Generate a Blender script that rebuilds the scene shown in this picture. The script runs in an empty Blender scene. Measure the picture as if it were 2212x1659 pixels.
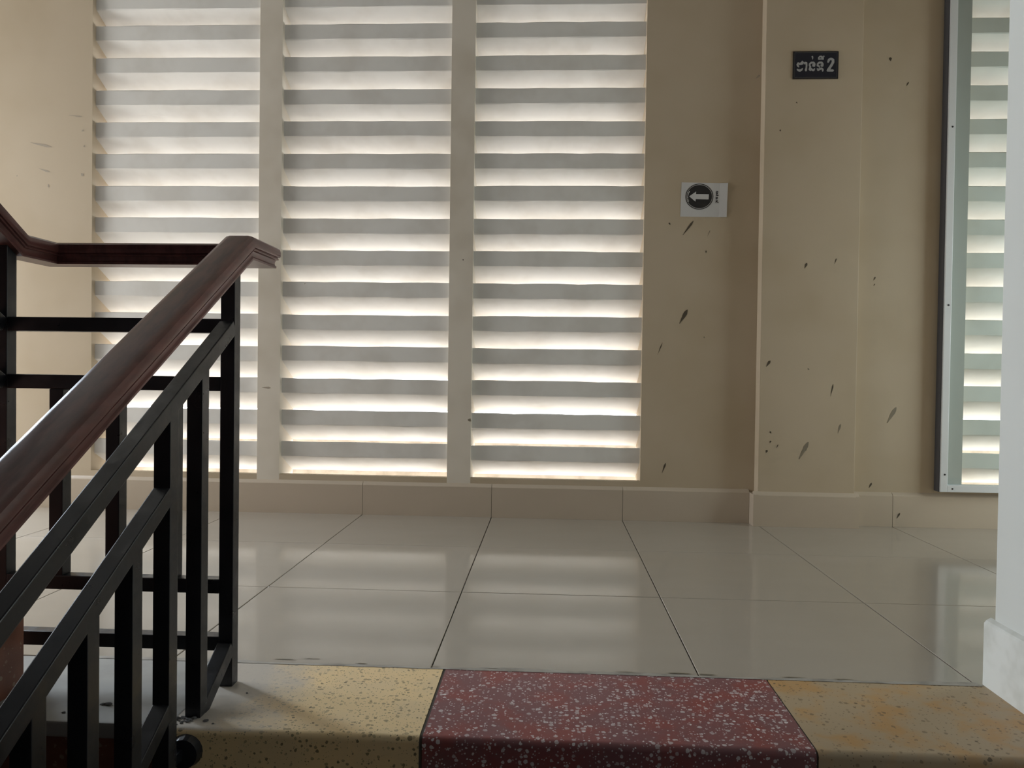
import bpy, bmesh, math, random
from mathutils import Vector, Matrix

random.seed(7)
scene = bpy.context.scene
COL = scene.collection

# ------------------------------------------------------------------ camera
# world: X to the right along the louvre wall, Y away from the camera, Z up; z = 0 is the landing floor
CAM_H = 0.6723
YAW, PITCH, ROLL, FPX = -0.0484184, 0.0161782, -0.0132607, 1655.0
cy, sy = math.cos(YAW), math.sin(YAW)
cp, sp = math.cos(PITCH), math.sin(PITCH)
fwd = Vector((sy * cp, cy * cp, -sp))
rgt = Vector((cy, -sy, 0.0))
dwn = fwd.cross(rgt)
r2 = math.cos(ROLL) * rgt + math.sin(ROLL) * dwn
d2 = -math.sin(ROLL) * rgt + math.cos(ROLL) * dwn
cam_d = bpy.data.cameras.new('camera')
cam = bpy.data.objects.new('camera', cam_d)
COL.objects.link(cam)
m = Matrix((r2, -d2, -fwd)).transposed().to_4x4()
m.translation = Vector((0, 0, CAM_H))
cam.matrix_world = m
cam_d.sensor_fit = 'HORIZONTAL'
cam_d.sensor_width = 36.0
cam_d.lens = 36.0 * FPX / 2212.0
cam_d.clip_start = 0.02
scene.camera = cam

# ------------------------------------------------------------------ world, lights, exposure
world = bpy.data.worlds.new('overcast_sky')
scene.world = world
world.use_nodes = True
bg = world.node_tree.nodes['Background']
bg.inputs['Color'].default_value = (0.985, 0.99, 1.0, 1)
bg.inputs['Strength'].default_value = 7.0

def area(name, loc, target, sx, sz, power, color):
    l = bpy.data.lights.new(name, 'AREA')
    l.shape = 'RECTANGLE'
    l.size, l.size_y = sx, sz
    l.energy = power
    l.color = color
    o = bpy.data.objects.new(name, l)
    COL.objects.link(o)
    o.location = loc
    d = Vector(target) - Vector(loc)
    o.rotation_euler = d.to_track_quat('-Z', 'Y').to_euler()
    return o

# area lamp on the solid left wall, standing in for daylight from there
area('daylight_left_lamp', (-4.55, 2.6, 1.0), (0, 2.5, 0.35), 1.5, 1.7, 90, (0.97, 0.97, 0.96))
# area lamp on the solid back wall, standing in for daylight from back left
area('daylight_back_lamp', (-3.55, 3.47, 1.15), (-3.15, 1.4, 0.95), 0.7, 1.9, 175, (0.82, 0.95, 1.10))
# area lamp before the solid right end wall, standing in for corridor daylight
area('daylight_right_lamp', (3.1, 2.75, 0.9), (0.6, 2.9, 0.5), 0.8, 1.5, 22, (0.88, 1.0, 1.0))

vs = scene.view_settings
vs.view_transform = 'Standard'
vs.look = 'None'
vs.exposure = 0.0
vs.gamma = 1.0
vs.use_curve_mapping = False
scene.cycles.max_bounces = 6
scene.cycles.glossy_bounces = 3
scene.cycles.transparent_max_bounces = 6
scene.cycles.use_adaptive_sampling = True
scene.cycles.adaptive_threshold = 0.04
scene.cycles.adaptive_min_samples = 16
scene.cycles.diffuse_bounces = 3
scene.cycles.caustics_reflective = False
scene.cycles.caustics_refractive = False

# ------------------------------------------------------------------ materials
def new_mat(name, base, rough=0.6, spec=0.5, metallic=0.0, coat=0.0):
    mt = bpy.data.materials.new(name)
    mt.use_nodes = True
    b = mt.node_tree.nodes['Principled BSDF']
    b.inputs['Base Color'].default_value = (*base, 1)
    b.inputs['Roughness'].default_value = rough
    b.inputs['Specular IOR Level'].default_value = spec
    b.inputs['Metallic'].default_value = metallic
    b.inputs['Coat Weight'].default_value = coat
    return mt, mt.node_tree, b

def nd(nt, kind, **kw):
    n = nt.nodes.new(kind)
    for k, v in kw.items():
        setattr(n, k, v)
    return n

def pos_node(nt):
    return nd(nt, 'ShaderNodeNewGeometry').outputs['Position']

def noise(nt, vec, scale, detail=3.0, rough=0.55):
    n = nd(nt, 'ShaderNodeTexNoise')
    n.inputs['Scale'].default_value = scale
    n.inputs['Detail'].default_value = detail
    n.inputs['Roughness'].default_value = rough
    nt.links.new(vec, n.inputs['Vector'])
    return n.outputs['Fac']

def ramp(nt, fac, stops):
    r = nd(nt, 'ShaderNodeValToRGB')
    els = r.color_ramp.elements
    while len(els) < len(stops):
        els.new(0.5)
    for e, (p, c) in zip(els, stops):
        e.position = p
        e.color = (*c, 1) if len(c) == 3 else c
    nt.links.new(fac, r.inputs['Fac'])
    return r.outputs['Color']

def mix(nt, fac, a, b, blend='MIX'):
    n = nd(nt, 'ShaderNodeMix', data_type='RGBA', blend_type=blend)
    if isinstance(fac, (int, float)):
        n.inputs[0].default_value = fac
    else:
        nt.links.new(fac, n.inputs[0])
    for s, v in ((6, a), (7, b)):
        if isinstance(v, tuple):
            n.inputs[s].default_value = (*v, 1)
        else:
            nt.links.new(v, n.inputs[s])
    return n.outputs[2]

def mth(nt, op, a, b=None, c=None):
    n = nd(nt, 'ShaderNodeMath', operation=op)
    for i, v in enumerate((a, b, c)):
        if v is None:
            continue
        if isinstance(v, (int, float)):
            n.inputs[i].default_value = v
        else:
            nt.links.new(v, n.inputs[i])
    return n.outputs[0]

def maprange(nt, v, a, b, c=0.0, d=1.0):
    n = nd(nt, 'ShaderNodeMapRange', interpolation_type='SMOOTHSTEP')
    nt.links.new(v, n.inputs[0])
    for i, x in enumerate((a, b, c, d)):
        n.inputs[i + 1].default_value = x
    return n.outputs[0]

def bump(nt, b, h, strength, dist):
    n = nd(nt, 'ShaderNodeBump')
    n.inputs['Strength'].default_value = strength
    n.inputs['Distance'].default_value = dist
    nt.links.new(h, n.inputs['Height'])
    nt.links.new(n.outputs['Normal'], b.inputs['Normal'])

def plaster(name, base, dirt, amount, rough=0.65, scale=1.6):
    mt, nt, b = new_mat(name, base, rough, 0.35)
    p = pos_node(nt)
    big = noise(nt, p, scale, 3)
    fac = mth(nt, 'MULTIPLY', maprange(nt, big, 0.40, 0.72), amount)
    c = mix(nt, fac, base, dirt)
    nt.links.new(c, b.inputs['Base Color'])
    return mt

MAT_WALL = plaster('cream_wall_paint', (0.56, 0.465, 0.345), (0.45, 0.355, 0.235), 0.45, 0.65, 2.0)
MAT_SLAT = plaster('off_white_slat_paint', (0.85, 0.84, 0.815), (0.62, 0.585, 0.53), 0.40, 0.6, 5)
MAT_MULL = plaster('off_white_mullion_paint', (0.77, 0.71, 0.62), (0.55, 0.48, 0.38), 0.5, 0.6, 3)
MAT_WHITE = plaster('white_wall_paint', (0.70, 0.715, 0.68), (0.55, 0.55, 0.50), 0.25, 0.55)
MAT_CEIL = plaster('ceiling_paint', (0.42, 0.39, 0.34), (0.36, 0.33, 0.28), 0.3)
MAT_DARK = plaster('low_bounce_dark', (0.16, 0.15, 0.14), (0.11, 0.10, 0.09), 0.5)  # dark tone set to cut bounce light from unseen stairwell surfaces
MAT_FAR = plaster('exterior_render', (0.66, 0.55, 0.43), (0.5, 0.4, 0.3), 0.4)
MAT_LIT_STRIP = new_mat('painted_lit_wall_grey', (0.55, 0.55, 0.53), 0.6)[0]
MAT_YARD = plaster('dark_tan_yard_wall', (0.26, 0.225, 0.175), (0.17, 0.14, 0.10), 0.8, 0.8, 6)  # tan base tone set low so the wall does not clip
MAT_SKIRT_WHITE = plaster('worn_white_paint', (0.76, 0.77, 0.73), (0.50, 0.50, 0.44), 0.55, 0.6, 11)
MAT_STAIN = new_mat('dark_splash_stain', (0.085, 0.065, 0.042), 0.6)[0]
MAT_STAIN_PALE = new_mat('dried_splash_stain', (0.24, 0.205, 0.15), 0.6)[0]
MAT_STAIN_FAINT = new_mat('faint_scuff_mark', (0.40, 0.34, 0.27), 0.6)[0]
MAT_CEMENT = plaster('grey_cement', (0.38, 0.37, 0.34), (0.26, 0.25, 0.23), 0.5, 0.8, 9)
MAT_GROUT = new_mat('dark_grout', (0.10, 0.085, 0.07), 0.85)[0]
MAT_ALU = new_mat('white_aluminium', (0.70, 0.72, 0.74), 0.4)[0]
MAT_FRAME_SHADE = new_mat('painted_frame_shade', (0.09, 0.09, 0.10), 0.6)[0]
MAT_SCREW = new_mat('dull_screw_steel', (0.05, 0.05, 0.055), 0.45, metallic=0.6)[0]
MAT_PAPER = new_mat('white_paper', (0.62, 0.61, 0.61), 0.75)[0]
MAT_INK = new_mat('black_ink', (0.020, 0.017, 0.016), 0.7)[0]
MAT_SIGN = new_mat('dark_blue_plate', (0.010, 0.012, 0.025), 0.4)[0]
MAT_SIGN_EDGE = new_mat('brown_black_plate_edge', (0.025, 0.018, 0.014), 0.6)[0]
MAT_SIGN_LINE = new_mat('sign_border_line', (0.13, 0.12, 0.11), 0.5)[0]
MAT_SIGN_TEXT = new_mat('silver_letters', (0.40, 0.40, 0.41), 0.5, metallic=0.0)[0]
MAT_DEBRIS = new_mat('cement_crumbs', (0.12, 0.115, 0.11), 0.9)[0]

def tile_material(name, base, vein, rough):
    mt, nt, b = new_mat(name, base, rough, 0.5)
    p = pos_node(nt)
    mp = nd(nt, 'ShaderNodeMapping')
    mp.inputs['Scale'].default_value = (1.0, 2.2, 2.2)
    nt.links.new(p, mp.inputs['Vector'])
    v = noise(nt, mp.outputs['Vector'], 3.0, 3, 0.6)
    c = mix(nt, mth(nt, 'MULTIPLY', maprange(nt, v, 0.2, 0.85), 0.22), base, vein)
    nt.links.new(c, b.inputs['Base Color'])
    return mt

MAT_TILE = tile_material('polished_beige_floor_tile', (0.43, 0.385, 0.325), (0.35, 0.305, 0.25), 0.10)
MAT_SKIRT = tile_material('glazed_skirting_tile', (0.56, 0.475, 0.38), (0.45, 0.37, 0.285), 0.22)

def terrazzo(name, base, base2, chip, chip_scale, density, dusty=False, small=True):
    mt, nt, b = new_mat(name, base, 0.45, 0.4)
    p = pos_node(nt)
    c = mix(nt, maprange(nt, noise(nt, p, 11, 4), 0.42, 0.66), base, base2)
    def chips(c, scale, dens, rad, off):
        mp = nd(nt, 'ShaderNodeMapping')
        mp.inputs['Location'].default_value = (off, off * 1.7, 0.3 * off)
        nt.links.new(p, mp.inputs['Vector'])
        warp = nd(nt, 'ShaderNodeTexNoise')
        warp.inputs['Scale'].default_value = scale * 1.3
        nt.links.new(mp.outputs['Vector'], warp.inputs['Vector'])
        add = nd(nt, 'ShaderNodeVectorMath', operation='MULTIPLY_ADD')
        nt.links.new(warp.outputs['Color'], add.inputs[0])
        add.inputs[1].default_value = (0.5 / scale,) * 3
        nt.links.new(mp.outputs['Vector'], add.inputs[2])
        v = nd(nt, 'ShaderNodeTexVoronoi')
        v.inputs['Scale'].default_value = scale
        nt.links.new(add.outputs[0], v.inputs['Vector'])
        sep = nd(nt, 'ShaderNodeSeparateColor')
        nt.links.new(v.outputs['Color'], sep.inputs[0])
        r = mth(nt, 'MULTIPLY_ADD', sep.outputs[1], rad, rad * 0.35)
        inside = mth(nt, 'LESS_THAN', v.outputs['Distance'], r)
        keep = mth(nt, 'LESS_THAN', sep.outputs[0], dens)
        tone = mth(nt, 'MULTIPLY', mth(nt, 'MULTIPLY', inside, keep), mth(nt, 'MULTIPLY_ADD', sep.outputs[2], 0.55, 0.45))
        return mix(nt, tone, c, chip)
    c = chips(c, chip_scale, density, 0.36, 0.0)
    if small:
        c = chips(c, chip_scale * 2.1, density * 0.9, 0.30, 3.1)
    if dusty:
        sp = nd(nt, 'ShaderNodeSeparateXYZ')
        nt.links.new(p, sp.inputs[0])
        w = mth(nt, 'MULTIPLY_ADD', noise(nt, p, 9, 5), 0.22, -0.11)
        edge = maprange(nt, mth(nt, 'ADD', sp.outputs[0], w), -0.62, -0.47, 0.93, 0.0)
        up = nd(nt, 'ShaderNodeSeparateXYZ')
        nt.links.new(nd(nt, 'ShaderNodeNewGeometry').outputs['True Normal'], up.inputs[0])
        c = mix(nt, mth(nt, 'MULTIPLY', edge, maprange(nt, up.outputs[2], 0.5, 0.95)), c, (0.50, 0.46, 0.41))
    nt.links.new(c, b.inputs['Base Color'])
    bump(nt, b, noise(nt, p, 120, 3), 0.10, 0.002)
    return mt

MAT_TERR_Y = terrazzo('yellow_terrazzo', (0.86, 0.64, 0.345), (0.80, 0.61, 0.35), (0.20, 0.155, 0.085), 105, 0.55, dusty=True)
MAT_TERR_O = terrazzo('orange_worn_terrazzo', (0.46, 0.35, 0.22), (0.52, 0.31, 0.13), (0.16, 0.11, 0.06), 100, 0.22)
MAT_TERR_M = terrazzo('maroon_terrazzo', (0.225, 0.095, 0.098), (0.28, 0.078, 0.07), (0.70, 0.64, 0.63), 92, 0.52)
MAT_TERR_B = terrazzo('red_brown_terrazzo', (0.22, 0.085, 0.05), (0.18, 0.07, 0.045), (0.3, 0.2, 0.14), 80, 0.3)

def metal_paint(name, base, rough):
    mt, nt, b = new_mat(name, base, rough, 0.5)
    p = pos_node(nt)
    nt.links.new(maprange(nt, noise(nt, p, 25, 4), 0.3, 0.75, rough * 0.8, rough * 1.4), b.inputs['Roughness'])
    bump(nt, b, noise(nt, p, 180, 2), 0.05, 0.002)
    return mt

MAT_BLACK = metal_paint('black_enamel', (0.014, 0.015, 0.018), 0.34)

def wood():
    mt, nt, b = new_mat('varnished_maroon_wood', (0.16, 0.048, 0.040), 0.32, 0.5)
    p = pos_node(nt)
    mp = nd(nt, 'ShaderNodeMapping')
    mp.inputs['Scale'].default_value = (9.0, 1.0, 4.0)
    nt.links.new(p, mp.inputs['Vector'])
    n = noise(nt, mp.outputs['Vector'], 9, 6)
    c = mix(nt, maprange(nt, n, 0.35, 0.68), (0.15, 0.055, 0.048), (0.09, 0.034, 0.031))
    nt.links.new(c, b.inputs['Base Color'])
    return mt
MAT_WOOD = wood()

def glass():
    mt = bpy.data.materials.new('greenish_window_glass')
    mt.use_nodes = True
    nt = mt.node_tree
    nt.nodes.clear()
    out = nd(nt, 'ShaderNodeOutputMaterial')
    tr = nd(nt, 'ShaderNodeBsdfTransparent')
    tr.inputs['Color'].default_value = (0.925, 0.95, 0.94, 1)
    gl = nd(nt, 'ShaderNodeBsdfGlossy')
    gl.inputs['Roughness'].default_value = 0.03
    fr = nd(nt, 'ShaderNodeValue')
    fr.outputs[0].default_value = 0.035
    mx = nd(nt, 'ShaderNodeMixShader')
    nt.links.new(fr.outputs[0], mx.inputs[0])
    nt.links.new(tr.outputs[0], mx.inputs[1])
    nt.links.new(gl.outputs[0], mx.inputs[2])
    nt.links.new(mx.outputs[0], out.inputs[0])
    return mt
MAT_GLASS = glass()

# ------------------------------------------------------------------ helpers
def link(name, me, mat=None, parent=None, kind=None, label=None, cat=None, group=None):
    o = bpy.data.objects.new(name, me)
    COL.objects.link(o)
    if mat is not None and me is not None and not me.materials:
        me.materials.append(mat)
    if parent is not None:
        o.parent = parent
    if kind:
        o['kind'] = kind
    if label:
        o['label'] = label
    if cat:
        o['category'] = cat
    if group:
        o['group'] = group
    return o

def empty(name, loc=(0, 0, 0), **kw):
    o = link(name, None, **kw)
    o.location = loc
    o.empty_display_size = 0.1
    return o

def bm_box(bm, x0, x1, y0, y1, z0, z1):
    vs_ = [bm.verts.new(c) for c in ((x0, y0, z0), (x1, y0, z0), (x1, y1, z0), (x0, y1, z0),
                                     (x0, y0, z1), (x1, y0, z1), (x1, y1, z1), (x0, y1, z1))]
    for f in ((0, 3, 2, 1), (4, 5, 6, 7), (0, 1, 5, 4), (1, 2, 6, 5), (2, 3, 7, 6), (3, 0, 4, 7)):
        bm.faces.new([vs_[i] for i in f])
    return vs_

def finish(bm, name):
    bmesh.ops.recalc_face_normals(bm, faces=bm.faces)
    me = bpy.data.meshes.new(name)
    bm.to_mesh(me)
    bm.free()
    return me

def box_mesh(name, x0, x1, y0, y1, z0, z1, bevel=0.0, seg=1):
    bm = bmesh.new()
    bm_box(bm, x0, x1, y0, y1, z0, z1)
    if bevel > 0:
        bmesh.ops.bevel(bm, geom=list(bm.edges), offset=bevel, segments=seg, profile=0.7, affect='EDGES')
    return finish(bm, name)

def boxes_mesh(name, lst):
    bm = bmesh.new()
    for b in lst:
        bm_box(bm, *b)
    return finish(bm, name)

def bar_mesh(name, a, b, w, t, bevel=0.002):
    """square tube from a to b: w along X-ish side, t perpendicular"""
    a, b = Vector(a), Vector(b)
    d = (b - a)
    L = d.length
    d.normalize()
    ref = Vector((0, 0, 1)) if abs(d.z) < 0.95 else Vector((0, 1, 0))
    side = d.cross(ref).normalized()
    up = side.cross(d).normalized()
    bm = bmesh.new()
    vs_ = bm_box(bm, 0, L, -w / 2, w / 2, -t / 2, t / 2)
    if bevel:
        bmesh.ops.bevel(bm, geom=list(bm.edges), offset=bevel, segments=2, profile=0.6, affect='EDGES')
    mt = Matrix((d, side, up)).transposed().to_4x4()
    mt.translation = a
    bmesh.ops.transform(bm, matrix=mt, verts=bm.verts)
    return finish(bm, name)

def smooth(o, angle=35):
    me = o.data
    for p in me.polygons:
        p.use_smooth = True
    try:
        me.set_sharp_from_angle(angle=math.radians(angle))
    except Exception:
        pass

# ------------------------------------------------------------------ the room: walls
WY = 3.52            # face of the louvre wall
WT = 0.19            # its thickness
SILL = 0.179         # sill height of the louvre openings
PERIOD, GAP = 0.150, 0.078
NS = 16
TOP = SILL + PERIOD * NS + GAP
PANELS = [(-2.162, -1.362), (-1.256, -0.467), (-0.358, 0.421)]
RWY = 3.512          # wall to the right of the pier
RW = (1.847, 2.62)   # louvre opening of the glazed window
XL, XR = -4.6, 3.2
CEIL = 3.25

wb = [(XL - 0.2, XR + 0.2, WY, WY + WT, -0.3, SILL - 0.115), (XL - 0.2, XR + 0.2, WY, WY + WT, TOP, CEIL + 0.2)]
edges = [XL - 0.2] + [v for p in PANELS for v in p] + [RW[0], RW[1]] + [XR + 0.2]
mull = []
for i in range(0, len(edges), 2):
    if i in (2, 4):
        mull.append((edges[i], edges[i + 1], WY, WY + WT, SILL - 0.115, TOP))
        continue
    wb.append((edges[i], edges[i + 1], WY, WY + WT, SILL - 0.115, TOP))
for a_, b_ in PANELS + [RW]:
    wb.append((a_, b_, WY, WY + 0.03, SILL - 0.115, SILL))
wall_back = link('wall_back', boxes_mesh('wall_back', wb), MAT_WALL, kind='structure',
                 label='cream plastered back wall with louvred openings')
for mb in mull:
    link('mullion', box_mesh('mullion', *mb), MAT_MULL, parent=wall_back)
wall_pier = link('wall_pier', box_mesh('wall_pier', 0.935, 1.357, 3.455, WY + 0.002, -0.02, CEIL, 0.004, 2), MAT_WALL,
                 kind='structure', label='cream pier projecting from the back wall')
# right of the pier the plaster face stands slightly proud
wall_right_face = link('wall_facing', boxes_mesh('wall_facing', [
    (1.357, RW[0], RWY, WY + 0.001, 0, CEIL), (RW[1], XR, RWY, WY + 0.001, 0, CEIL),
    (RW[0], RW[1], RWY, WY + 0.001, 0, SILL), (RW[0], RW[1], RWY, WY + 0.001, TOP, CEIL)]), MAT_WALL,
    parent=wall_back)

# side walls of the landing
link('wall_left', box_mesh('wall_left', XL - 0.15, XL, -3.2, WY, -1.6, 5.2), MAT_WALL, kind='structure',
     label='cream side wall of the landing')
link('wall_right', box_mesh('wall_right', XR, XR + 0.15, 1.4, WY, -0.2, CEIL), MAT_WALL, kind='structure', label='cream corridor end wall')
# white wall beside the flight, ending at the landing
link('wall_stair', box_mesh('wall_stair', 0.972, 1.20, -3.2, 1.702, -1.6, 5.2, 0.006, 2), MAT_WHITE, kind='structure',
     label='white wall beside the descending flight')
link('wall_corridor', box_mesh('wall_corridor', 1.2, XR + 0.15, 1.4, 1.5, -0.2, CEIL), MAT_WALL, kind='structure',
     label='cream wall closing the corridor')
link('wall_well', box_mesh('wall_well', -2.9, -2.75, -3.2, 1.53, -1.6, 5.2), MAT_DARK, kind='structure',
     label='unseen dark wall added beside the rising flight to block the left lamp')  # added to keep the left lamp's light out of the stairwell
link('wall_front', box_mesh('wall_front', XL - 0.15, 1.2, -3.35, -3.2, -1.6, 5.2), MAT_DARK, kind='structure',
     label='wall at the foot of the stairs, darkened to cut bounce light')  # unseen wall given the dark tone to cut bounce
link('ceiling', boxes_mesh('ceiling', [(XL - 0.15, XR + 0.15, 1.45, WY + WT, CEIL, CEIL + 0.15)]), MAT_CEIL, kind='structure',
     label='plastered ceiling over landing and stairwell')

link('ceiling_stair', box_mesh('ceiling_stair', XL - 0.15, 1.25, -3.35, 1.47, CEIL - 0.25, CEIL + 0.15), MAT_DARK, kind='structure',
     label='stairwell soffit, lowered and darkened to cut bounce light')  # unseen soffit set low and dark against bounce onto the riser
# exterior seen through the lowest gaps: paved yard and a rendered wall opposite
link('exterior_yard', box_mesh('exterior_yard', -14, 16, 3.9, 16, -3.3, -3.2), MAT_FAR, kind='structure',
     label='pale paved yard outside')
link('shading_eave', box_mesh('shading_eave', -14, 16, WY + WT, WY + WT + 2.6, 2.72, 2.9), MAT_FAR, kind='structure',
     label='unseen eave added outside to shade the upper louvres')  # unseen, added and sized to shade the upper slats from the sky
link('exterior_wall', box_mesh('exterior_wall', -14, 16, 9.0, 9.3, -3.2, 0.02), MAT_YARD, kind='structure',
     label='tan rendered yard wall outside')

# ------------------------------------------------------------------ louvre windows
DROP, REC = 0.082, 0.028
def slat_mesh(name, x0, x1, seed):
    rnd = random.Random(seed)
    n = 8
    bm = bmesh.new()
    y0, y1 = WY + REC, WY + WT - 0.002
    h = PERIOD - GAP
    rings = []
    for i in range(n + 1):
        x = x0 + (x1 - x0) * i / n
        j = lambda s=0.0016: rnd.uniform(-s, s)
        prof = [(y0, 0.003 + j()), (y0, h - 0.003 + j()), (y0 + 0.004, h + j()), (y1, h - DROP),
                (y1, -DROP), (y0 + 0.004, 0 + j())]
        rings.append([bm.verts.new((x, y, z)) for y, z in prof])
    for a, b in zip(rings, rings[1:]):
        for k in range(6):
            k2 = (k + 1) % 6
            bm.faces.new((a[k], a[k2], b[k2], b[k]))
    bm.faces.new(rings[0])
    bm.faces.new(rings[-1][::-1])
    return finish(bm, name)

def make_sill(win, x0, x1):
    # sloping sill below the lowest gap
    bm = bmesh.new()
    pr = [(WY + 0.030, SILL - 0.113), (WY + 0.030, SILL - 0.0005), (WY + 0.05, SILL - 0.006), (WY + WT - 0.004, SILL - 0.085), (WY + WT - 0.004, SILL - 0.113)]
    A = [bm.verts.new((x0 + 0.001, y, z)) for y, z in pr]
    B = [bm.verts.new((x1 - 0.001, y, z)) for y, z in pr]
    for k in range(5):
        bm.faces.new((A[k], A[(k + 1) % 5], B[(k + 1) % 5], B[k]))
    bm.faces.new(A); bm.faces.new(B[::-1])
    link('sill', finish(bm, 'sill'), MAT_SLAT, parent=win)

SIDE = ['left', 'middle', 'right']
for pi, (x0, x1) in enumerate(PANELS):
    win = empty('window_%d' % (pi + 1), (0, 0, 0), kind='structure',
                label='%s bay of concrete louvres in the cream wall' % SIDE[pi])
    variants = [slat_mesh('louver_slat', x0 - 0.004, x1 + 0.004, pi * 10 + v) for v in range(4)]
    for k in range(NS + 1):
        o = link('louver_slat', variants[(k * 3 + pi) % 4], MAT_SLAT, parent=win)
        o.location.z = SILL + GAP + PERIOD * k + random.uniform(-0.0022, 0.0022) - (0.0 if k < NS else 0.0)
    make_sill(win, x0, x1)

# glazed window at the right
win = empty('window_4', kind='structure', label='white aluminium framed window with glass before concrete louvres')
variants = [slat_mesh('louver_slat', RW[0] - 0.004, RW[1] + 0.004, 90 + v) for v in range(4)]
for k in range(NS + 1):
    o = link('louver_slat', variants[k % 4], MAT_SLAT, parent=win)
    o.location.z = SILL + GAP + PERIOD * k + 0.004 + random.uniform(-0.0015, 0.0015)
make_sill(win, *RW)
FX0, FX1, FZ0, FZ1 = 1.731, 2.74, 0.166, 2.75
FY0, FY1 = 3.462, RWY - 0.0005
fw = 0.030
def frame_piece(nm, b):
    o = link(nm, box_mesh(nm, *b, 0.002, 2), MAT_ALU, parent=win)
    return o
fl = frame_piece('frame_stile', (FX0, FX0 + fw, FY0, FY1, FZ0, FZ1))
fr_ = frame_piece('frame_stile', (FX1 - fw, FX1, FY0, FY1, FZ0, FZ1))
fb = frame_piece('frame_rail', (FX0 + fw, FX1 - fw, FY0, FY1, FZ0, FZ0 + fw))
ft = frame_piece('frame_rail', (FX0 + fw, FX1 - fw, FY0, FY1, FZ1 - fw, FZ1))
link('lit_wall_strip', box_mesh('lit_wall_strip', FX0 + fw, RW[0] - 0.001, RWY - 0.004, RWY - 0.0002, FZ0 + fw, FZ1 - fw), MAT_LIT_STRIP, parent=win)  # added grey strip that paints in the light on the wall behind glass
link('frame_shade_strip', box_mesh('frame_shade_strip', FX0 - 0.004, FX0 - 0.0005, FY0 + 0.008, FY1, FZ0, FZ1), MAT_FRAME_SHADE, parent=win)  # dark strip painting in the shade on the frame's left side
link('inner_bead', box_mesh('inner_bead', FX0 + fw, FX0 + fw + 0.008, FY0 + 0.014, FY1, FZ0 + fw, FZ1 - fw, 0.001), MAT_ALU, parent=win)
link('glass_pane', box_mesh('glass_pane', FX0 + fw, FX1 - fw, FY0 + 0.022, FY0 + 0.027, FZ0 + fw, FZ1 - fw), MAT_GLASS, parent=win)
def disc_mesh(name, r, n=14, depth=0.002):
    bm = bmesh.new()
    a = [bm.verts.new((r * math.cos(2 * math.pi * i / n), 0, r * math.sin(2 * math.pi * i / n))) for i in range(n)]
    b = [bm.verts.new((0.8 * r * math.cos(2 * math.pi * i / n), -depth, 0.8 * r * math.sin(2 * math.pi * i / n))) for i in range(n)]
    for i in range(n):
        bm.faces.new((a[i], a[(i + 1) % n], b[(i + 1) % n], b[i]))
    bm.faces.new(b)
    bm.faces.new(a[::-1])
    return finish(bm, name)
scr = disc_mesh('screw', 0.0042)
for z in (0.243, 0.99, 1.77, 2.5):
    o = link('screw', scr, MAT_SCREW, parent=win)
    o.location = (FX0 + 0.018, FY0, z)
o = link('screw', scr, MAT_SCREW, parent=win)
o.location = (FX0 + 0.052, FY0, 0.181)

# frames added around the three daylight lamps beyond the view; the walls stay solid
def frame_boxes(a0, a1, z0, z1, f, fixed, axis):
    out = []
    for (p, q, r, t) in ((a0 - f, a0, z0 - f, z1 + f), (a1, a1 + f, z0 - f, z1 + f), (a0, a1, z1, z1 + f), (a0, a1, z0 - f, z0)):
        out.append((fixed[0], fixed[1], p, q, r, t) if axis == 'y' else (p, q, fixed[0], fixed[1], r, t))
    return out
link('window_5', boxes_mesh('window_5', frame_boxes(1.84, 3.36, 0.14, 1.86, 0.05, (XL, XL + 0.06), 'y')), MAT_ALU, kind='structure',
     label='white frame added around the left daylight lamp on solid wall')
link('window_6', boxes_mesh('window_6', frame_boxes(2.34, 3.16, 0.14, 1.66, 0.05, (XR - 0.12, XR), 'y')), MAT_ALU, kind='structure',
     label='white frame added around the right daylight lamp on solid wall')
link('lamp_frame_back', boxes_mesh('lamp_frame_back', frame_boxes(-3.95, -3.15, 0.18, 2.13, 0.05, (WY - 0.05, WY), 'x')), MAT_ALU, kind='structure',
     label='white frame added around the back daylight lamp on solid wall')

# ------------------------------------------------------------------ baseboards
JX = [-1.4574 + 0.6 * k for k in range(-6, 9)]
BBH = 0.142
def skirting(nm, kind_name, spans, yface, yback, mat, axis='x', label=None, chamfer=0.012):
    root = empty(nm, kind='structure', label=label)
    for (a, b) in spans:
        bm = bmesh.new()
        pr = [(yface, 0.0), (yface, BBH - 0.004), (yface + 0.003, BBH), (yback, BBH + chamfer), (yback, 0.0)]
        g = 0.0008
        A = [bm.verts.new((a + g, y, z)) for y, z in pr]
        B = [bm.verts.new((b - g, y, z)) for y, z in pr]
        for k in range(5):
            bm.faces.new((A[k], A[(k + 1) % 5], B[(k + 1) % 5], B[k]))
        bm.faces.new(A); bm.faces.new(B[::-1])
        link('skirting_tile', finish(bm, 'skirting_tile'), mat, parent=root)
    return root
def spans(x0, x1):
    xs = [x0] + [x for x in JX if x0 + 0.01 < x < x1 - 0.01] + [x1]
    return list(zip(xs, xs[1:]))
skirting('baseboard_back', 'x', spans(XL, 0.912), 3.506, WY + 0.001, MAT_SKIRT, label='glazed beige skirting tiles below the louvres')
skirting('baseboard_right', 'x', spans(1.374, XR), 3.497, RWY + 0.001, MAT_SKIRT, label='glazed beige skirting tiles below the framed window')
bp = skirting('baseboard_pier', 'x', [(0.912, 1.374)], 3.436, 3.456, MAT_SKIRT, label='glazed skirting tile round the pier foot')
link('skirting_return', boxes_mesh('skirting_return', [(0.912, 0.934, 3.4362, 3.519, 0, BBH - 0.001), (1.358, 1.374, 3.4362, 3.511, 0, BBH - 0.001)]),
     MAT_SKIRT, parent=bp)
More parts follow.
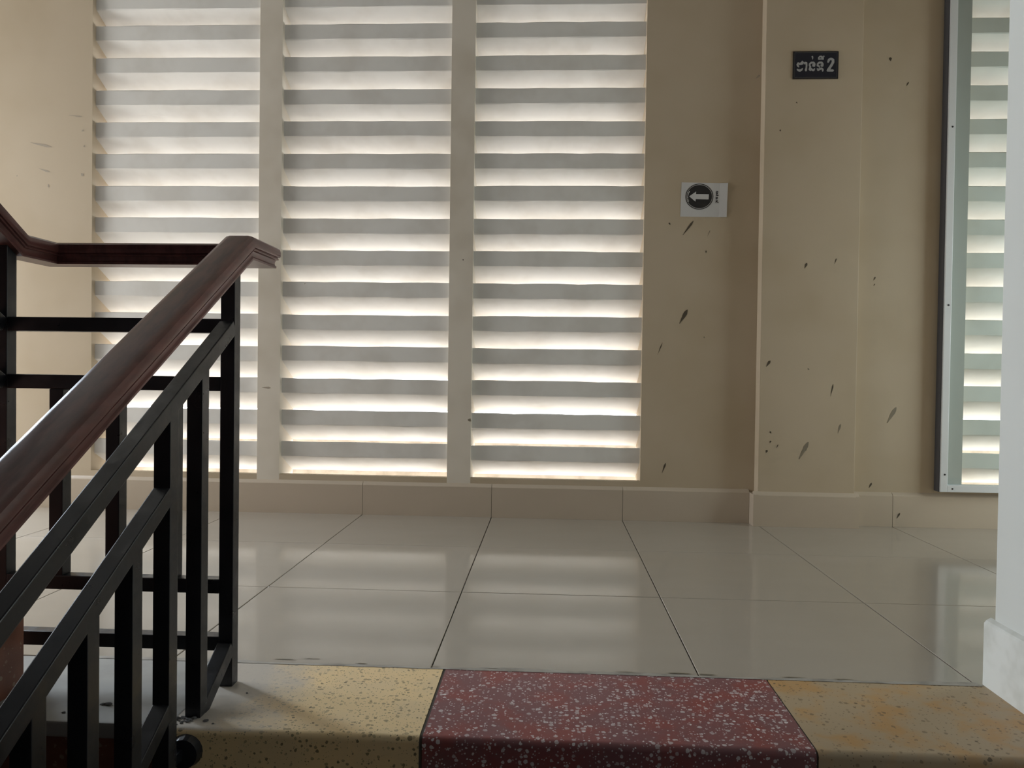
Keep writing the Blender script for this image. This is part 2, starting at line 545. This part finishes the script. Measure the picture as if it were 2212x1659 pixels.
# skirting of the white stair wall
bm = bmesh.new()
pr = [(0.9585, 0.0), (0.9585, BBH - 0.006), (0.963, BBH), (0.973, BBH + 0.006), (0.973, 0.0)]
A = [bm.verts.new((x, 1.39, z)) for x, z in pr]
B = [bm.verts.new((x, 1.718, z)) for x, z in pr]
for k in range(5):
    bm.faces.new((A[k], A[(k + 1) % 5], B[(k + 1) % 5], B[k]))
bm.faces.new(A); bm.faces.new(B[::-1])
link('baseboard_stair', finish(bm, 'baseboard_stair'), MAT_SKIRT_WHITE, kind='structure', label='painted white skirting at the foot of the stair wall')

# ------------------------------------------------------------------ landing floor
floor = link('floor', box_mesh('floor', XL, XR, 1.709, WY, -0.25, -0.008), MAT_GROUT, kind='structure',
             label='polished beige tile floor of the landing')
g = 0.0013
rows = [(1.7095, 2.3094), (2.3094, 2.9094), (2.9094, 3.508)]
full = box_mesh('floor_tile', -0.3 + g, 0.3 - g, -0.3 + g, 0.3 - g, -0.008, 0.0, 0.0012)
full.materials.append(MAT_TILE)
for (y0, y1) in rows:
    for xa, xb in zip(JX, JX[1:]):
        a, b = max(xa, XL), min(xb, XR)
        if b - a < 0.05:
            continue
        if b - a > 0.599:
            o = link('floor_tile', full, None, parent=floor)
            o.location = ((a + b) / 2, (y0 + y1) / 2, random.uniform(-0.0003, 0.0003))
        else:
            link('floor_tile', box_mesh('floor_tile', a + g, b - g, y0 + g, y1 - g, -0.008, 0.0, 0.0012), MAT_TILE, parent=floor)

# ------------------------------------------------------------------ top step: terrazzo edge of the landing
SY0, SY1 = 1.383, 1.708
step = empty('stair_edge', kind='structure', label='terrazzo edge strip at the head of the stairs')
def nosing_block(nm, x0, x1, mat, parent, y0=SY0, y1=SY1, zt=0.0, zb=-0.17, r=0.013):
    bm = bmesh.new()
    n = 6
    pr = [(y1, zb), (y1, zt)]
    for i in range(n + 1):
        a = math.pi / 2 * i / n
        pr.append((y0 + r - r * math.sin(a), zt - r + r * math.cos(a)))
    pr.append((y0, zb))
    A = [bm.verts.new((x0, y, z)) for y, z in pr]
    B = [bm.verts.new((x1, y, z)) for y, z in pr]
    k = len(pr)
    for i in range(k):
        bm.faces.new((A[i], A[(i + 1) % k], B[(i + 1) % k], B[i]))
    bm.faces.new(A); bm.faces.new(B[::-1])
    o = link(nm, finish(bm, nm), mat, parent=parent)
    smooth(o, 30)
    return o
nosing_block('terrazzo_block', -0.705, -0.2295, MAT_TERR_Y, step)
nosing_block('terrazzo_block', -0.2235, 0.487, MAT_TERR_M, step)
nosing_block('terrazzo_block', 0.4905, 0.972, MAT_TERR_O, step)
nosing_block('joint_strip', -0.2293, -0.2237, MAT_GROUT, step, y0=SY0 + 0.002, zt=-0.0012)
nosing_block('joint_strip', 0.4872, 0.4903, MAT_GROUT, step, y0=SY0 + 0.002, zt=-0.0012)
# cement landing edge between the two flights, red-brown face below
link('cement_edge', box_mesh('cement_edge', XL, -0.7052, SY0 + 0.012, SY1, -0.03, 0.0, 0.004, 2), MAT_CEMENT, parent=step)
link('beam_face', box_mesh('beam_face', XL, -0.7052, SY0 + 0.014, SY1, -0.4, -0.0302), MAT_TERR_B, parent=step)

# ragged smear of cement along the tile edge
bm = bmesh.new()
rnd = random.Random(3)
xs = [-1.05 + i * 0.02 for i in range(101)]
ph = [rnd.uniform(0, 6) for _ in range(4)]
lo, hi = [], []
for x in xs:
    w = 0.006 + 0.004 * math.sin(7 * x + ph[0]) + 0.004 * math.sin(19 * x + ph[1]) + rnd.uniform(-0.002, 0.004)
    w = max(0.0015, w)
    lo.append(bm.verts.new((x, 1.7075 - 0.002 - rnd.uniform(0, 0.002), 0.0007)))
    hi.append(bm.verts.new((x, 1.7100 + w, 0.0009)))
for i in range(len(xs) - 1):
    bm.faces.new((lo[i], lo[i + 1], hi[i + 1], hi[i]))
link('cement_smear', finish(bm, 'cement_smear'), plaster('pale_cement', (0.40, 0.37, 0.325), (0.26, 0.235, 0.20), 0.9, 0.6, 16), parent=floor)
bm = bmesh.new()
for (x, y, l, w) in [(-0.60, 1.732, 0.06, 0.0035), (-0.54, 1.741, 0.05, 0.002), (-0.42, 1.722, 0.03, 0.003), (-0.25, 1.719, 0.03, 0.002),
                     (-0.12, 1.717, 0.03, 0.002), (0.18, 1.721, 0.05, 0.003), (0.30, 1.724, 0.06, 0.005), (0.36, 1.722, 0.05, 0.004), (0.55, 1.722, 0.06, 0.003), (0.66, 1.718, 0.05, 0.004)]:
    n = 8
    top = []
    for i in range(n + 1):
        t = i / n
        top.append((x + (t - 0.5) * l, w * math.sin(math.pi * t)))
    A = [bm.verts.new((px, y + h + rnd.uniform(-.0006, .0006), 0.0012)) for px, h in top]
    B = [bm.verts.new((px, y - 0.5 * h, 0.0012)) for px, h in top]
    for i in range(n):
        bm.faces.new((A[i], A[i + 1], B[i + 1], B[i]))
o = link('scuff_marks', finish(bm, 'scuff_marks'), MAT_STAIN_PALE, parent=floor)
o['kind'] = 'stuff'

# ------------------------------------------------------------------ flights
RISE, TREAD = 0.17, 0.287
fl_dn = empty('flight_down', kind='structure', label='terrazzo flight descending towards the viewer')
for i in range(1, 8):
    y1 = SY0 - (i - 1) * TREAD + 0.02
    y0 = SY0 - i * TREAD
    z = -RISE * i
    nosing_block('terrazzo_block', -0.705, -0.2267, MAT_TERR_Y, fl_dn, y0, y1, z, z - RISE)
    nosing_block('terrazzo_block', -0.2263, 0.488, MAT_TERR_M, fl_dn, y0, y1, z, z - RISE)
    nosing_block('terrazzo_block', 0.4885, 0.972, MAT_TERR_O, fl_dn, y0, y1, z, z - RISE)
link('floor_lower', box_mesh('floor_lower', XL, 1.2, -3.3, 1.75, -1.6, -RISE * 8 + 0.002), MAT_TERR_B, kind='structure',
     label='tiled floor of the lower landing')
link('wall_lower', box_mesh('wall_lower', XL, 1.2, 1.72, 1.80, -1.55, -0.251), MAT_WALL, kind='structure', label='unseen wall added under the landing to keep sky light out')  # unseen, added to stop sky light leaking into the stairwell
fl_up = empty('flight_up', kind='structure', label='terrazzo flight rising towards the viewer')
for i in range(6):
    yb = 1.535 - i * TREAD
    # the nosing of a flight that rises towards the camera faces away from it
    bm = bmesh.new()
    r = 0.012
    pr = [(yb - TREAD - 0.02, RISE * i - 0.1), (yb - TREAD - 0.02, RISE * (i + 1))]
    for k in range(7):
        a = math.pi / 2 * k / 6
        pr.append((yb - r + r * math.sin(a), RISE * (i + 1) - r + r * math.cos(a)))
    pr.append((yb, RISE * i - (0.0 if i == 0 else 0.1)))
    A = [bm.verts.new((-2.75, y, z)) for y, z in pr]
    B = [bm.verts.new((-1.085, y, z)) for y, z in pr]
    kk = len(pr)
    for k in range(kk):
        bm.faces.new((A[k], A[(k + 1) % kk], B[(k + 1) % kk], B[k]))
    bm.faces.new(A); bm.faces.new(B[::-1])
    link('terrazzo_block', finish(bm, 'terrazzo_block'), MAT_TERR_B, parent=fl_up)

# ------------------------------------------------------------------ stair railing (one welded thing)
rail = empty('stair_railing', (-0.674, 1.59, 0.0), cat='railing',
             label='black steel stair railing with a maroon wooden handrail')
def add(name, me, mat=MAT_BLACK, parent=None, sm=False, label=None):
    o = link(name, me, mat, label=label)
    o.parent = parent or rail
    o.matrix_parent_inverse = (parent or rail).matrix_world.inverted() if parent else Matrix.Translation(-Vector((-0.674, 1.59, 0)))
    if sm:
        smooth(o, 40)
    return o
TB = 0.030
XN, YN = -0.674, 1.590       # corner post centre
XU = -1.167                  # post of the rising flight
# handrail
prof_half = [(0.020, 0.0), (0.028, -0.0018), (0.0335, -0.006), (0.035, -0.012), (0.035, -0.0215), (0.0335, -0.0245), (0.0300, -0.0255),
             (0.0300, -0.0275), (0.0315, -0.0285), (0.0310, -0.0305), (0.0265, -0.032), (0.0245, -0.037), (0.0245, -0.0425), (0.0275, -0.046), (0.0270, -0.050)]
prof = [(x, z) for x, z in prof_half] + [(-x, z) for x, z in reversed(prof_half)]
SL = 0.593
HZ = 0.9575
path = [(-0.672, -0.45, HZ - SL * (1.6255 + 0.45)), (-0.672, 1.6255, HZ), (-0.672, 1.750, HZ), (XU, 1.750, HZ), (XU, 1.621, HZ),
        (XU, 0.15, HZ + SL * (1.621 - 0.15))]
path = [Vector(p) for p in path]
def sweep(path, prof):
    bm = bmesh.new()
    segs = []
    for a, b in zip(path, path[1:]):
        t = (b - a).normalized()
        side = t.cross(Vector((0, 0, 1))).normalized()
        up = side.cross(t).normalized()
        segs.append((t, side, up))
    rings = []
    for i, p in enumerate(path):
        if i == 0 or i == len(path) - 1:
            t, s, u = segs[0 if i == 0 else -1]
            ring = [p + s * x + u * z for x, z in prof]
        else:
            t0, s0, u0 = segs[i - 1]
            t1 = segs[i][0]
            nrm = (t0 + t1).normalized()
            ring = []
            for x, z in prof:
                o = p + s0 * x + u0 * z
                k = (p - o).dot(nrm) / t0.dot(nrm)
                ring.append(o + t0 * k)
        rings.append([bm.verts.new(v) for v in ring])
    n = len(prof)
    for a, b in zip(rings, rings[1:]):
        for k in range(n):
            bm.faces.new((a[k], a[(k + 1) % n], b[(k + 1) % n], b[k]))
    bm.faces.new(rings[0]); bm.faces.new(rings[-1][::-1])
    return finish(bm, 'handrail')
hr = add('handrail', sweep(path, prof), MAT_WOOD, label='varnished maroon wooden handrail')
smooth(hr, 28)

def tube(name, a, b, label=None):
    return add(name, bar_mesh(name, a, b, TB, TB), label=label)
# posts
add('corner_post', box_mesh('corner_post', XN - TB / 2, XN + TB / 2, YN - TB / 2, YN + TB / 2, 0.0, 0.9, 0.002, 2))
add('corner_post', box_mesh('corner_post', XU - TB / 2, XU + TB / 2, YN - TB / 2, YN + TB / 2, 0.0, 0.935, 0.002, 2))
# little weld fillets where the lowest slanted bar reaches the floor
# cross panel between the flights
for zt in (0.775, 0.653, 0.226, 0.105):
    tube('cross_bar', (XU + TB / 2, YN, zt - TB / 2), (XN - TB / 2, YN, zt - TB / 2))
for k in (1, 2, 3):
    x = XU + (XN - XU) * k / 4
    add('baluster', box_mesh('baluster', x - TB / 2, x + TB / 2, YN - TB / 2, YN + TB / 2, 0.226, 0.623, 0.002, 2))
# descending panel: slanted bars and balusters
cth = math.sqrt(1 + SL * SL)
def slant(ya, za, yb, x, s=SL, name='slanted_bar'):
    """bar whose top edge passes (ya, za), running to y = yb"""
    off = TB / 2 * cth
    return tube(name, (x, ya, za - off), (x, yb, za - off + s * (yb - ya)))
Y_END = -0.42
def s1(y): return 0.771 + 0.60 * (y - 1.5716)
def s2(y): return 0.461 + 0.59 * (y - 1.3053)
def s3(y): return 0.079 + 0.60 * (y - 1.3067)
def s4(y): return 0.0926 + 0.60 * (y - 1.5674)
slant(1.578, s1(1.578), Y_END, XN, 0.60)
slant(1.318, s2(1.318), Y_END, XN, 0.59)
slant(1.318, s3(1.318), Y_END, XN, 0.60)
slant(1.578, s4(1.578), 1.447, XN, 0.60)
def vert(yc, z0, z1, x=XN):
    add('baluster', box_mesh('baluster', x - TB / 2, x + TB / 2, yc - TB / 2, yc + TB / 2, z0, z1, 0.002, 2))
vert(1.4425, 0.0, s1(1.4425) - 0.02)
vert(1.3205, -0.17, s1(1.3205) - 0.02)
for i in range(13):
    y = 1.2015 - 0.1195 * i
    vert(y, s3(y) - 0.02, s2(y) - 0.02)
vert(-0.40, -1.3, 0.0)
# cement-splashed foot of the first baluster, black disc and stub at the second
bm = bmesh.new()
bmesh.ops.create_cone(bm, cap_ends=True, segments=20, radius1=0.031, radius2=0.027, depth=0.016,
                      matrix=Matrix.Translation((-0.664, SY0 - 0.008, -0.040)) @ Matrix.Rotation(math.radians(90), 4, 'X'))
bm_box(bm, XN - 0.010, XN + 0.010, 1.336, SY0 - 0.014, -0.050, -0.030)
add('black_disc', finish(bm, 'black_disc'))
# rising panel, at the left beyond the frame
for (zt, y0) in ((0.775, 1.60), (0.653, 1.60), (0.226 + 0.10, 1.40), (0.104 + 0.10, 1.40)):
    tube('slanted_bar', (XU, y0 - 0.03, zt - TB / 2 * cth), (XU, 0.2, zt - TB / 2 * cth + SL * (y0 - 0.03 - 0.2)))
for i in range(9):
    y = 1.34 - 0.1195 * i
    add('baluster', box_mesh('baluster', XU - TB / 2, XU + TB / 2, y - TB / 2, y + TB / 2,
                             0.31 + SL * (1.37 - y), 0.62 + SL * (1.57 - y), 0.002, 2))

# crumbs of cement round the foot of the first baluster
bm = bmesh.new()
rnd = random.Random(11)
def crumb(x, y, s):
    c = bmesh.ops.create_icosphere(bm, subdivisions=1, radius=s, matrix=Matrix.Translation((x, y, s * 0.45)) @ Matrix.Diagonal((1.5, 1, 0.6, 1)))
    for v in c['verts']:
        v.co += Vector((rnd.uniform(-s, s) * .3, rnd.uniform(-s, s) * .3, rnd.uniform(-s, s) * .15))
for i in range(26):
    crumb(XN + rnd.gauss(0.0, 0.022), 1.418 + rnd.gauss(0, 0.008), rnd.uniform(0.0015, 0.0045))
crumb(-0.865, 1.47, 0.0055); crumb(-0.878, 1.47, 0.0035); crumb(-0.93, 1.43, 0.003); crumb(-0.615, 1.545, 0.002)
o = link('cement_crumbs', finish(bm, 'cement_crumbs'), MAT_DEBRIS, parent=step)
o['kind'] = 'stuff'

# ------------------------------------------------------------------ signs
def ribbon(bm, pts, w, y, closed=False, n=10):
    """thick polyline in the XZ plane at depth y with round joints; pts may carry their own width"""
    P = [(p[0], p[1], p[2] if len(p) > 2 else w) for p in pts]
    if closed:
        P.append(P[0])
    base_y = y
    def layer():
        # every piece lies a hair in front of the one before, so overlaps never coincide
        return base_y - 1.4e-5 * len(bm.faces)
    for (x, z, ww) in P:
        y = layer()
        c = [bm.verts.new((x + ww / 2 * math.cos(2 * math.pi * k / n), y, z + ww / 2 * math.sin(2 * math.pi * k / n))) for k in range(n)]
        bm.faces.new(c)
    for (x0, z0, w0), (x1, z1, w1) in zip(P, P[1:]):
        dx, dz = x1 - x0, z1 - z0
        L = math.hypot(dx, dz)
        if L < 1e-6:
            continue
        nx, nz = -dz / L, dx / L
        y = layer()
        bm.faces.new([bm.verts.new(v) for v in ((x0 + nx * w0 / 2, y, z0 + nz * w0 / 2), (x1 + nx * w1 / 2, y, z1 + nz * w1 / 2),
                                                (x1 - nx * w1 / 2, y, z1 - nz * w1 / 2), (x0 - nx * w0 / 2, y, z0 - nz * w0 / 2))])
def flat_faces_to(me_bm, name):
    for f in me_bm.faces:
        f.normal_update()
        if f.normal.y > 0:
            f.normal_flip()
    me = bpy.data.meshes.new(name)
    me_bm.to_mesh(me)
    me_bm.free()
    return me

# floor number plate on the pier
SX0, SX1, SZ0, SZ1 = 1.0525, 1.2495, 1.977, 2.098
PY = 3.455
sign = empty('floor_sign', ((SX0 + SX1) / 2, PY, SZ0), label='small dark blue floor number plate high on the pier', cat='sign')
sinv = Matrix.Translation(-Vector(sign.location))
def sadd(name, me, mat, root=sign, inv=sinv, label=None):
    o = link(name, me, mat, parent=root, label=label)
    o.matrix_parent_inverse = inv
    return o
sadd('backing', box_mesh('backing', SX0, SX1, PY - 0.004, PY, SZ0, SZ1, 0.0008), MAT_SIGN_EDGE)
sadd('plate', box_mesh('plate', SX0 + 0.004, SX1 - 0.004, PY - 0.0055, PY - 0.0035, SZ0 + 0.004, SZ1 - 0.003), MAT_SIGN)
bm = bmesh.new()
iy = PY - 0.0058
ix0, ix1, iz0, iz1 = SX0 + 0.006, SX1 - 0.007, SZ0 + 0.0055, SZ1 - 0.006
for (a, b, c, d) in ((ix0, ix1, iz0, iz0 + 0.0011), (ix0, ix1, iz1 - 0.0011, iz1), (ix0, ix0 + 0.0011, iz0, iz1), (ix1 - 0.0011, ix1, iz0, iz1)):
    bm.faces.new([bm.verts.new(v) for v in ((a, iy, c), (b, iy, c), (b, iy, d), (a, iy, d))])
sadd('border', flat_faces_to(bm, 'border'), MAT_SIGN_LINE)
# lettering, traced on a 2212 x 1382 enlargement of the plate
def sg(px, py):
    u = (px - 490) / (1865 - 490)
    v = (py - 255) / (1080 - 255)
    return (SX0 + u * (SX1 - SX0), SZ1 - v * (SZ1 - SZ0))
K = (SX1 - SX0) / 1375.0
def glyph(bm, strokes):
    for s in strokes:
        w = s[0]
        pts = []
        for p in s[1:]:
            x, z = sg(p[0], p[1])
            pts.append((x, z, (p[2] if len(p) > 2 else w) * K))
        ribbon(bm, pts, 0.001, PY - 0.0062)
letters = [
    # first letter with its long vowel
    [[58, (770, 560, 40), (745, 610), (690, 640, 66), (640, 612, 50), (615, 660, 50), (640, 700, 60), (660, 722, 40)],
     [62, (620, 800, 40), (650, 825, 66), (700, 835, 70), (745, 815, 60), (775, 775, 34)],
     [56, (690, 640, 60), (760, 640, 50), (800, 590, 40)]],
    [[56, (825, 635, 34), (850, 600, 54), (885, 610, 66), (897, 680, 52), (890, 760, 50), (880, 815, 70), (882, 838, 48)]],
    # second letter
    [[58, (985, 690, 44), (990, 640, 54), (1040, 600, 60), (1110, 600, 60), (1140, 645, 54), (1130, 700, 54), (1095, 690, 62), (1085, 650, 30)],
     [50, (985, 690, 50), (1015, 715, 48), (1000, 760, 60), (990, 800, 60), (1015, 830, 50)],
     [54, (1040, 775, 40), (1075, 825, 62), (1110, 830, 60), (1140, 780, 30)]],
    # third letter
    [[60, (1225, 690, 46), (1230, 640, 54), (1280, 600, 62), (1350, 600, 62), (1385, 645, 56), (1380, 700, 50), (1345, 695, 56), (1335, 660, 30)],
     [50, (1225, 690, 50), (1270, 705, 50), (1285, 735, 40)],
     [60, (1225, 785, 44), (1250, 820, 70), (1300, 790, 62), (1350, 775, 56), (1385, 800, 54), (1385, 845, 50)]],
    # marks above
    [[34, (1045, 430, 20), (1070, 420, 40), (1078, 460, 34), (1072, 500, 18)]],
    [[46, (1262, 495, 50), (1260, 450, 40), (1300, 415, 44), (1350, 420, 46), (1385, 470, 50), (1395, 500, 40), (1330, 492, 42), (1270, 500, 40)],
     [30, (1330, 450, 26), (1375, 455, 34), (1415, 420, 34), (1412, 395, 16)]],
    # the figure two
    [[80, (1545, 580, 60), (1570, 515, 72), (1630, 488, 66), (1690, 520, 78), (1692, 590, 80), (1640, 690, 80), (1560, 800, 74)],
     [72, (1535, 838, 66), (1690, 838, 66)], [52, (1540, 815, 60), (1600, 770, 70)]],
]
for gstrokes in letters:
    bm = bmesh.new()
    glyph(bm, gstrokes)
    sadd('letter', flat_faces_to(bm, 'letter'), MAT_SIGN_TEXT)

# paper direction notice on the wall
paper = empty('paper_notice', (0.688, WY, 1.386), label='white paper notice with a black circle and left-pointing arrow', cat='notice')
pinv = Matrix.Translation(-Vector(paper.location))
bm = bmesh.new()
n = 12
front, back = [], []
c00, c10, c11, c01 = (0.5830, 1.3855), (0.7900, 1.3838), (0.7938, 1.5365), (0.5868, 1.5400)
for j in range(5):
    for i in range(n + 1):
        u, v = i / n, j / 4
        x = (c00[0] * (1 - u) + c10[0] * u) * (1 - v) + (c01[0] * (1 - u) + c11[0] * u) * v
        z = (c00[1] * (1 - u) + c10[1] * u) * (1 - v) + (c01[1] * (1 - u) + c11[1] * u) * v
        lift = 0.0008 + 0.004 * max(0, u - 0.85) * (1 + max(0, v - 0.6)) / 0.15
        front.append(bm.verts.new((x, WY - lift, z)))
for j in range(4):
    for i in range(n):
        a = j * (n + 1) + i
        bm.faces.new((front[a], front[a + 1], front[a + n + 2], front[a + n + 1]))
sadd('sheet', flat_faces_to(bm, 'sheet'), MAT_PAPER, paper, pinv)
def pg(px, py):
    # enlargement 2212 x 1580 of photo pixels 1450..1590 x 380..480
    X = 1450 + px / 15.8
    Z = 380 + py / 15.8
    return (0.5848 + (X - 1470.5) / 100.2 * 0.2075, 1.5385 - (Z - 395.0) / 73.5 * 0.1537)
cxp, czp = pg(955, 712)
rx, rz = 0.0625, 0.0583
def ell(bm, r0, r1, y, n=56):
    a = [bm.verts.new((cxp + rx * r1 * math.cos(2 * math.pi * k / n), y, czp + rz * r1 * math.sin(2 * math.pi * k / n))) for k in range(n)]
    if r0 == 0:
        bm.faces.new(a)
        return
    b = [bm.verts.new((cxp + rx * r0 * math.cos(2 * math.pi * k / n), y, czp + rz * r0 * math.sin(2 * math.pi * k / n))) for k in range(n)]
    for k in range(n):
        bm.faces.new((a[k], a[(k + 1) % n], b[(k + 1) % n], b[k]))
bm = bmesh.new()
ell(bm, 0, 0.90, WY - 0.0016)
ell(bm, 0.945, 1.0, WY - 0.0016)
sadd('printed_circle', flat_faces_to(bm, 'printed_circle'), MAT_INK, paper, pinv)
bm = bmesh.new()
pts = [(605, 705), (840, 540), (838, 628), (1278, 632), (1272, 808), (832, 800), (822, 882)]
bm.faces.new([bm.verts.new((pg(*p)[0], WY - 0.0020, pg(*p)[1])) for p in pts])
sadd('arrow', flat_faces_to(bm, 'arrow'), MAT_PAPER, paper, pinv)
bm = bmesh.new()
kp = 0.2075 / 100.2 / 15.8
for s in ([(612, 535), (585, 590)], [(578, 610), (560, 675)], [(552, 705), (555, 765)], [(562, 800), (572, 835)], [(575, 875), (592, 862)]):
    ribbon(bm, [(*pg(*p), 22 * kp) for p in s], 0.001, WY - 0.0020)
sadd('arc_lettering', flat_faces_to(bm, 'arc_lettering'), MAT_PAPER, paper, pinv)
bm = bmesh.new()
for s in ([(1525, 530), (1580, 530), (1585, 560), (1530, 560), (1525, 595), (1580, 598)],
          [(1530, 600), (1560, 625), (1580, 590)],
          [(1520, 650), (1545, 640), (1570, 660), (1610, 668)], [(1520, 690), (1550, 665), (1575, 690), (1600, 660)],
          [(1515, 740), (1575, 738), (1570, 765), (1520, 768), (1518, 790), (1575, 790)],
          [(1520, 835), (1545, 825), (1572, 840), (1560, 865), (1525, 862)], [(1515, 890), (1540, 880), (1575, 890)],
          [(1518, 915), (1535, 922)], [(1590, 890), (1605, 912), (1575, 920)]):
    ribbon(bm, [(*pg(*p), 20 * kp) for p in s], 0.001, WY - 0.0016, n=6)
sadd('lettering', flat_faces_to(bm, 'lettering'), MAT_INK, paper, pinv)

# ------------------------------------------------------------------ splashes and scuffs on the walls (thin dried films)
def streak(parent, y, x0, z0, x1, z1, w, mat, head=0.3, rs=0):
    """teardrop from its fat end (x0,z0) to its tail (x1,z1)"""
    rnd = random.Random(rs + int(x0 * 1000) + int(z0 * 777))
    n = 9
    bm = bmesh.new()
    dx, dz = x1 - x0, z1 - z0
    L = math.hypot(dx, dz)
    nx, nz = -dz / L, dx / L
    A, B = [], []
    for i in range(n + 1):
        t = i / n
        e = math.sin(math.pi * min(1, t / (2 * head))) if t < head else (1 - (t - head) / (1 - head)) ** 0.8
        e = max(e, 0.16) * w / 2
        px, pz = x0 + dx * t, z0 + dz * t
        A.append(bm.verts.new((px + nx * e * rnd.uniform(0.8, 1.1), y - 0.0007, pz + nz * e * rnd.uniform(0.8, 1.1))))
        B.append(bm.verts.new((px - nx * e * rnd.uniform(0.8, 1.1), y - 0.0007, pz - nz * e * rnd.uniform(0.8, 1.1))))
    for i in range(n):
        bm.faces.new((A[i], A[i + 1], B[i + 1], B[i]))
    return link('splash_stain', flat_faces_to(bm, 'splash_stain'), mat, parent=parent)
for pa, yy, a0, b0, a1, b1, ww, mm in [
    (wall_back, WY, 0.6431, 1.3666, 0.5964, 1.3015, 0.0106, MAT_STAIN),
    (wall_back, WY, 0.5330, 1.3578, 0.5394, 1.3474, 0.0085, MAT_STAIN),
    (wall_back, WY, 0.7186, 1.3251, 0.7066, 1.2958, 0.0043, MAT_STAIN_PALE),
    (wall_back, WY, 0.7015, 1.2330, 0.7017, 1.2204, 0.0064, MAT_STAIN),
    (wall_back, WY, 0.6229, 0.9641, 0.5885, 0.9007, 0.0191, MAT_STAIN),
    (wall_back, WY, 0.5127, 0.8136, 0.4906, 0.7564, 0.0043, MAT_STAIN),
    (wall_back, WY, 0.6998, 0.8430, 0.7000, 0.8346, 0.0064, MAT_STAIN_PALE),
    (wall_back, WY, 0.5363, 0.2650, 0.5203, 0.2181, 0.0085, MAT_STAIN),
    (wall_back, RWY, 1.4967, 2.0936, 1.4991, 2.0772, 0.0149, MAT_STAIN),
    (wall_back, RWY, 1.5795, 1.9846, 1.5699, 1.9662, 0.0064, MAT_STAIN),
    (wall_pier, 3.455, 1.1308, 1.1700, 1.1212, 1.1454, 0.0106, MAT_STAIN),
    (wall_pier, 3.455, 1.2589, 1.1912, 1.2514, 1.1667, 0.0043, MAT_STAIN),
    (wall_back, RWY, 1.4521, 1.1181, 1.4443, 1.1015, 0.0064, MAT_STAIN),
    (wall_back, RWY, 1.4507, 1.0870, 1.4448, 1.0767, 0.0043, MAT_STAIN),
    (wall_pier, 3.455, 0.9795, 0.7363, 0.9618, 0.7093, 0.0128, MAT_STAIN),
    (wall_pier, 3.455, 1.1478, 0.7035, 1.1439, 0.6973, 0.0106, MAT_STAIN_PALE),
    (wall_pier, 3.455, 1.2558, 0.6353, 1.2448, 0.5819, 0.0064, MAT_STAIN),
    (wall_pier, 3.455, 1.2915, 0.4595, 1.2802, 0.4183, 0.0085, MAT_STAIN_PALE),
    (wall_back, RWY, 1.5555, 0.5348, 1.5163, 0.4636, 0.0191, MAT_STAIN_PALE),
    (wall_pier, 3.455, 1.1521, 0.3770, 1.1131, 0.3002, 0.0191, MAT_STAIN_PALE),
    (wall_pier, 3.455, 0.9833, 0.4215, 0.9895, 0.4133, 0.0085, MAT_STAIN),
    (wall_pier, 3.455, 0.9881, 0.3803, 0.9842, 0.3699, 0.0085, MAT_STAIN),
    (wall_pier, 3.455, 0.9726, 0.3388, 0.9688, 0.3263, 0.0106, MAT_STAIN),
    (wall_pier, 3.455, 1.0208, 0.3644, 1.0130, 0.3478, 0.0043, MAT_STAIN),
    (wall_back, RWY, 1.4547, 0.1938, 1.4430, 0.1706, 0.0085, MAT_STAIN),
    (wall_back, 3.497, 1.5749, 0.0635, 1.5612, 0.0383, 0.0085, MAT_STAIN),
    (wall_pier, 3.455, 1.1446, 0.3440, 1.1407, 0.3377, 0.0043, MAT_STAIN_PALE),
    (wall_pier, 3.455, 1.0030, 1.7567, 1.0052, 1.7486, 0.0085, MAT_STAIN),
    (wall_pier, 3.455, 1.0711, 1.8785, 1.0752, 1.8703, 0.0064, MAT_STAIN),
    (wall_back, WY, 0.9291, 2.0219, 0.9088, 2.0055, 0.0106, MAT_STAIN_FAINT),
    (wall_back, WY, -2.2100, 1.8443, -2.2773, 1.8510, 0.0064, MAT_STAIN_FAINT),
    (wall_back, WY, -2.3576, 1.7015, -2.4614, 1.7233, 0.0128, MAT_STAIN_FAINT),
    (wall_back, WY, -2.3662, 1.5841, -2.4204, 1.6015, 0.0085, MAT_STAIN_FAINT),
    (wall_back, WY, -2.5288, 1.5687, -2.5242, 1.5644, 0.0106, MAT_STAIN_FAINT),
    (wall_back, WY, -2.2043, 1.5668, -2.2156, 1.5798, 0.0170, MAT_STAIN_FAINT),
    (wall_back, WY, -2.3727, 1.5123, -2.3750, 1.5297, 0.0085, MAT_STAIN_FAINT),
    (wall_back, WY, -2.2030, 1.7815, -2.2142, 1.7750, 0.0085, MAT_STAIN_FAINT),
    (wall_back, WY, -2.2004, 1.7013, -2.2004, 1.7122, 0.0085, MAT_STAIN_FAINT),
    (wall_back, WY, -1.2985, 0.5811, -1.3403, 0.5827, 0.0106, MAT_STAIN_FAINT),
    (wall_back, WY, -0.4043, 1.1864, -0.4021, 1.1801, 0.0064, MAT_STAIN),
    (wall_back, WY, -0.3673, 0.4405, -0.3610, 0.4534, 0.0191, MAT_STAIN_PALE),
    (wall_back, WY, -1.1383, 1.0702, -1.1448, 1.0659, 0.0043, MAT_STAIN_FAINT),
]:
    streak(pa, yy, a0, b0, a1, b1, ww, mm)
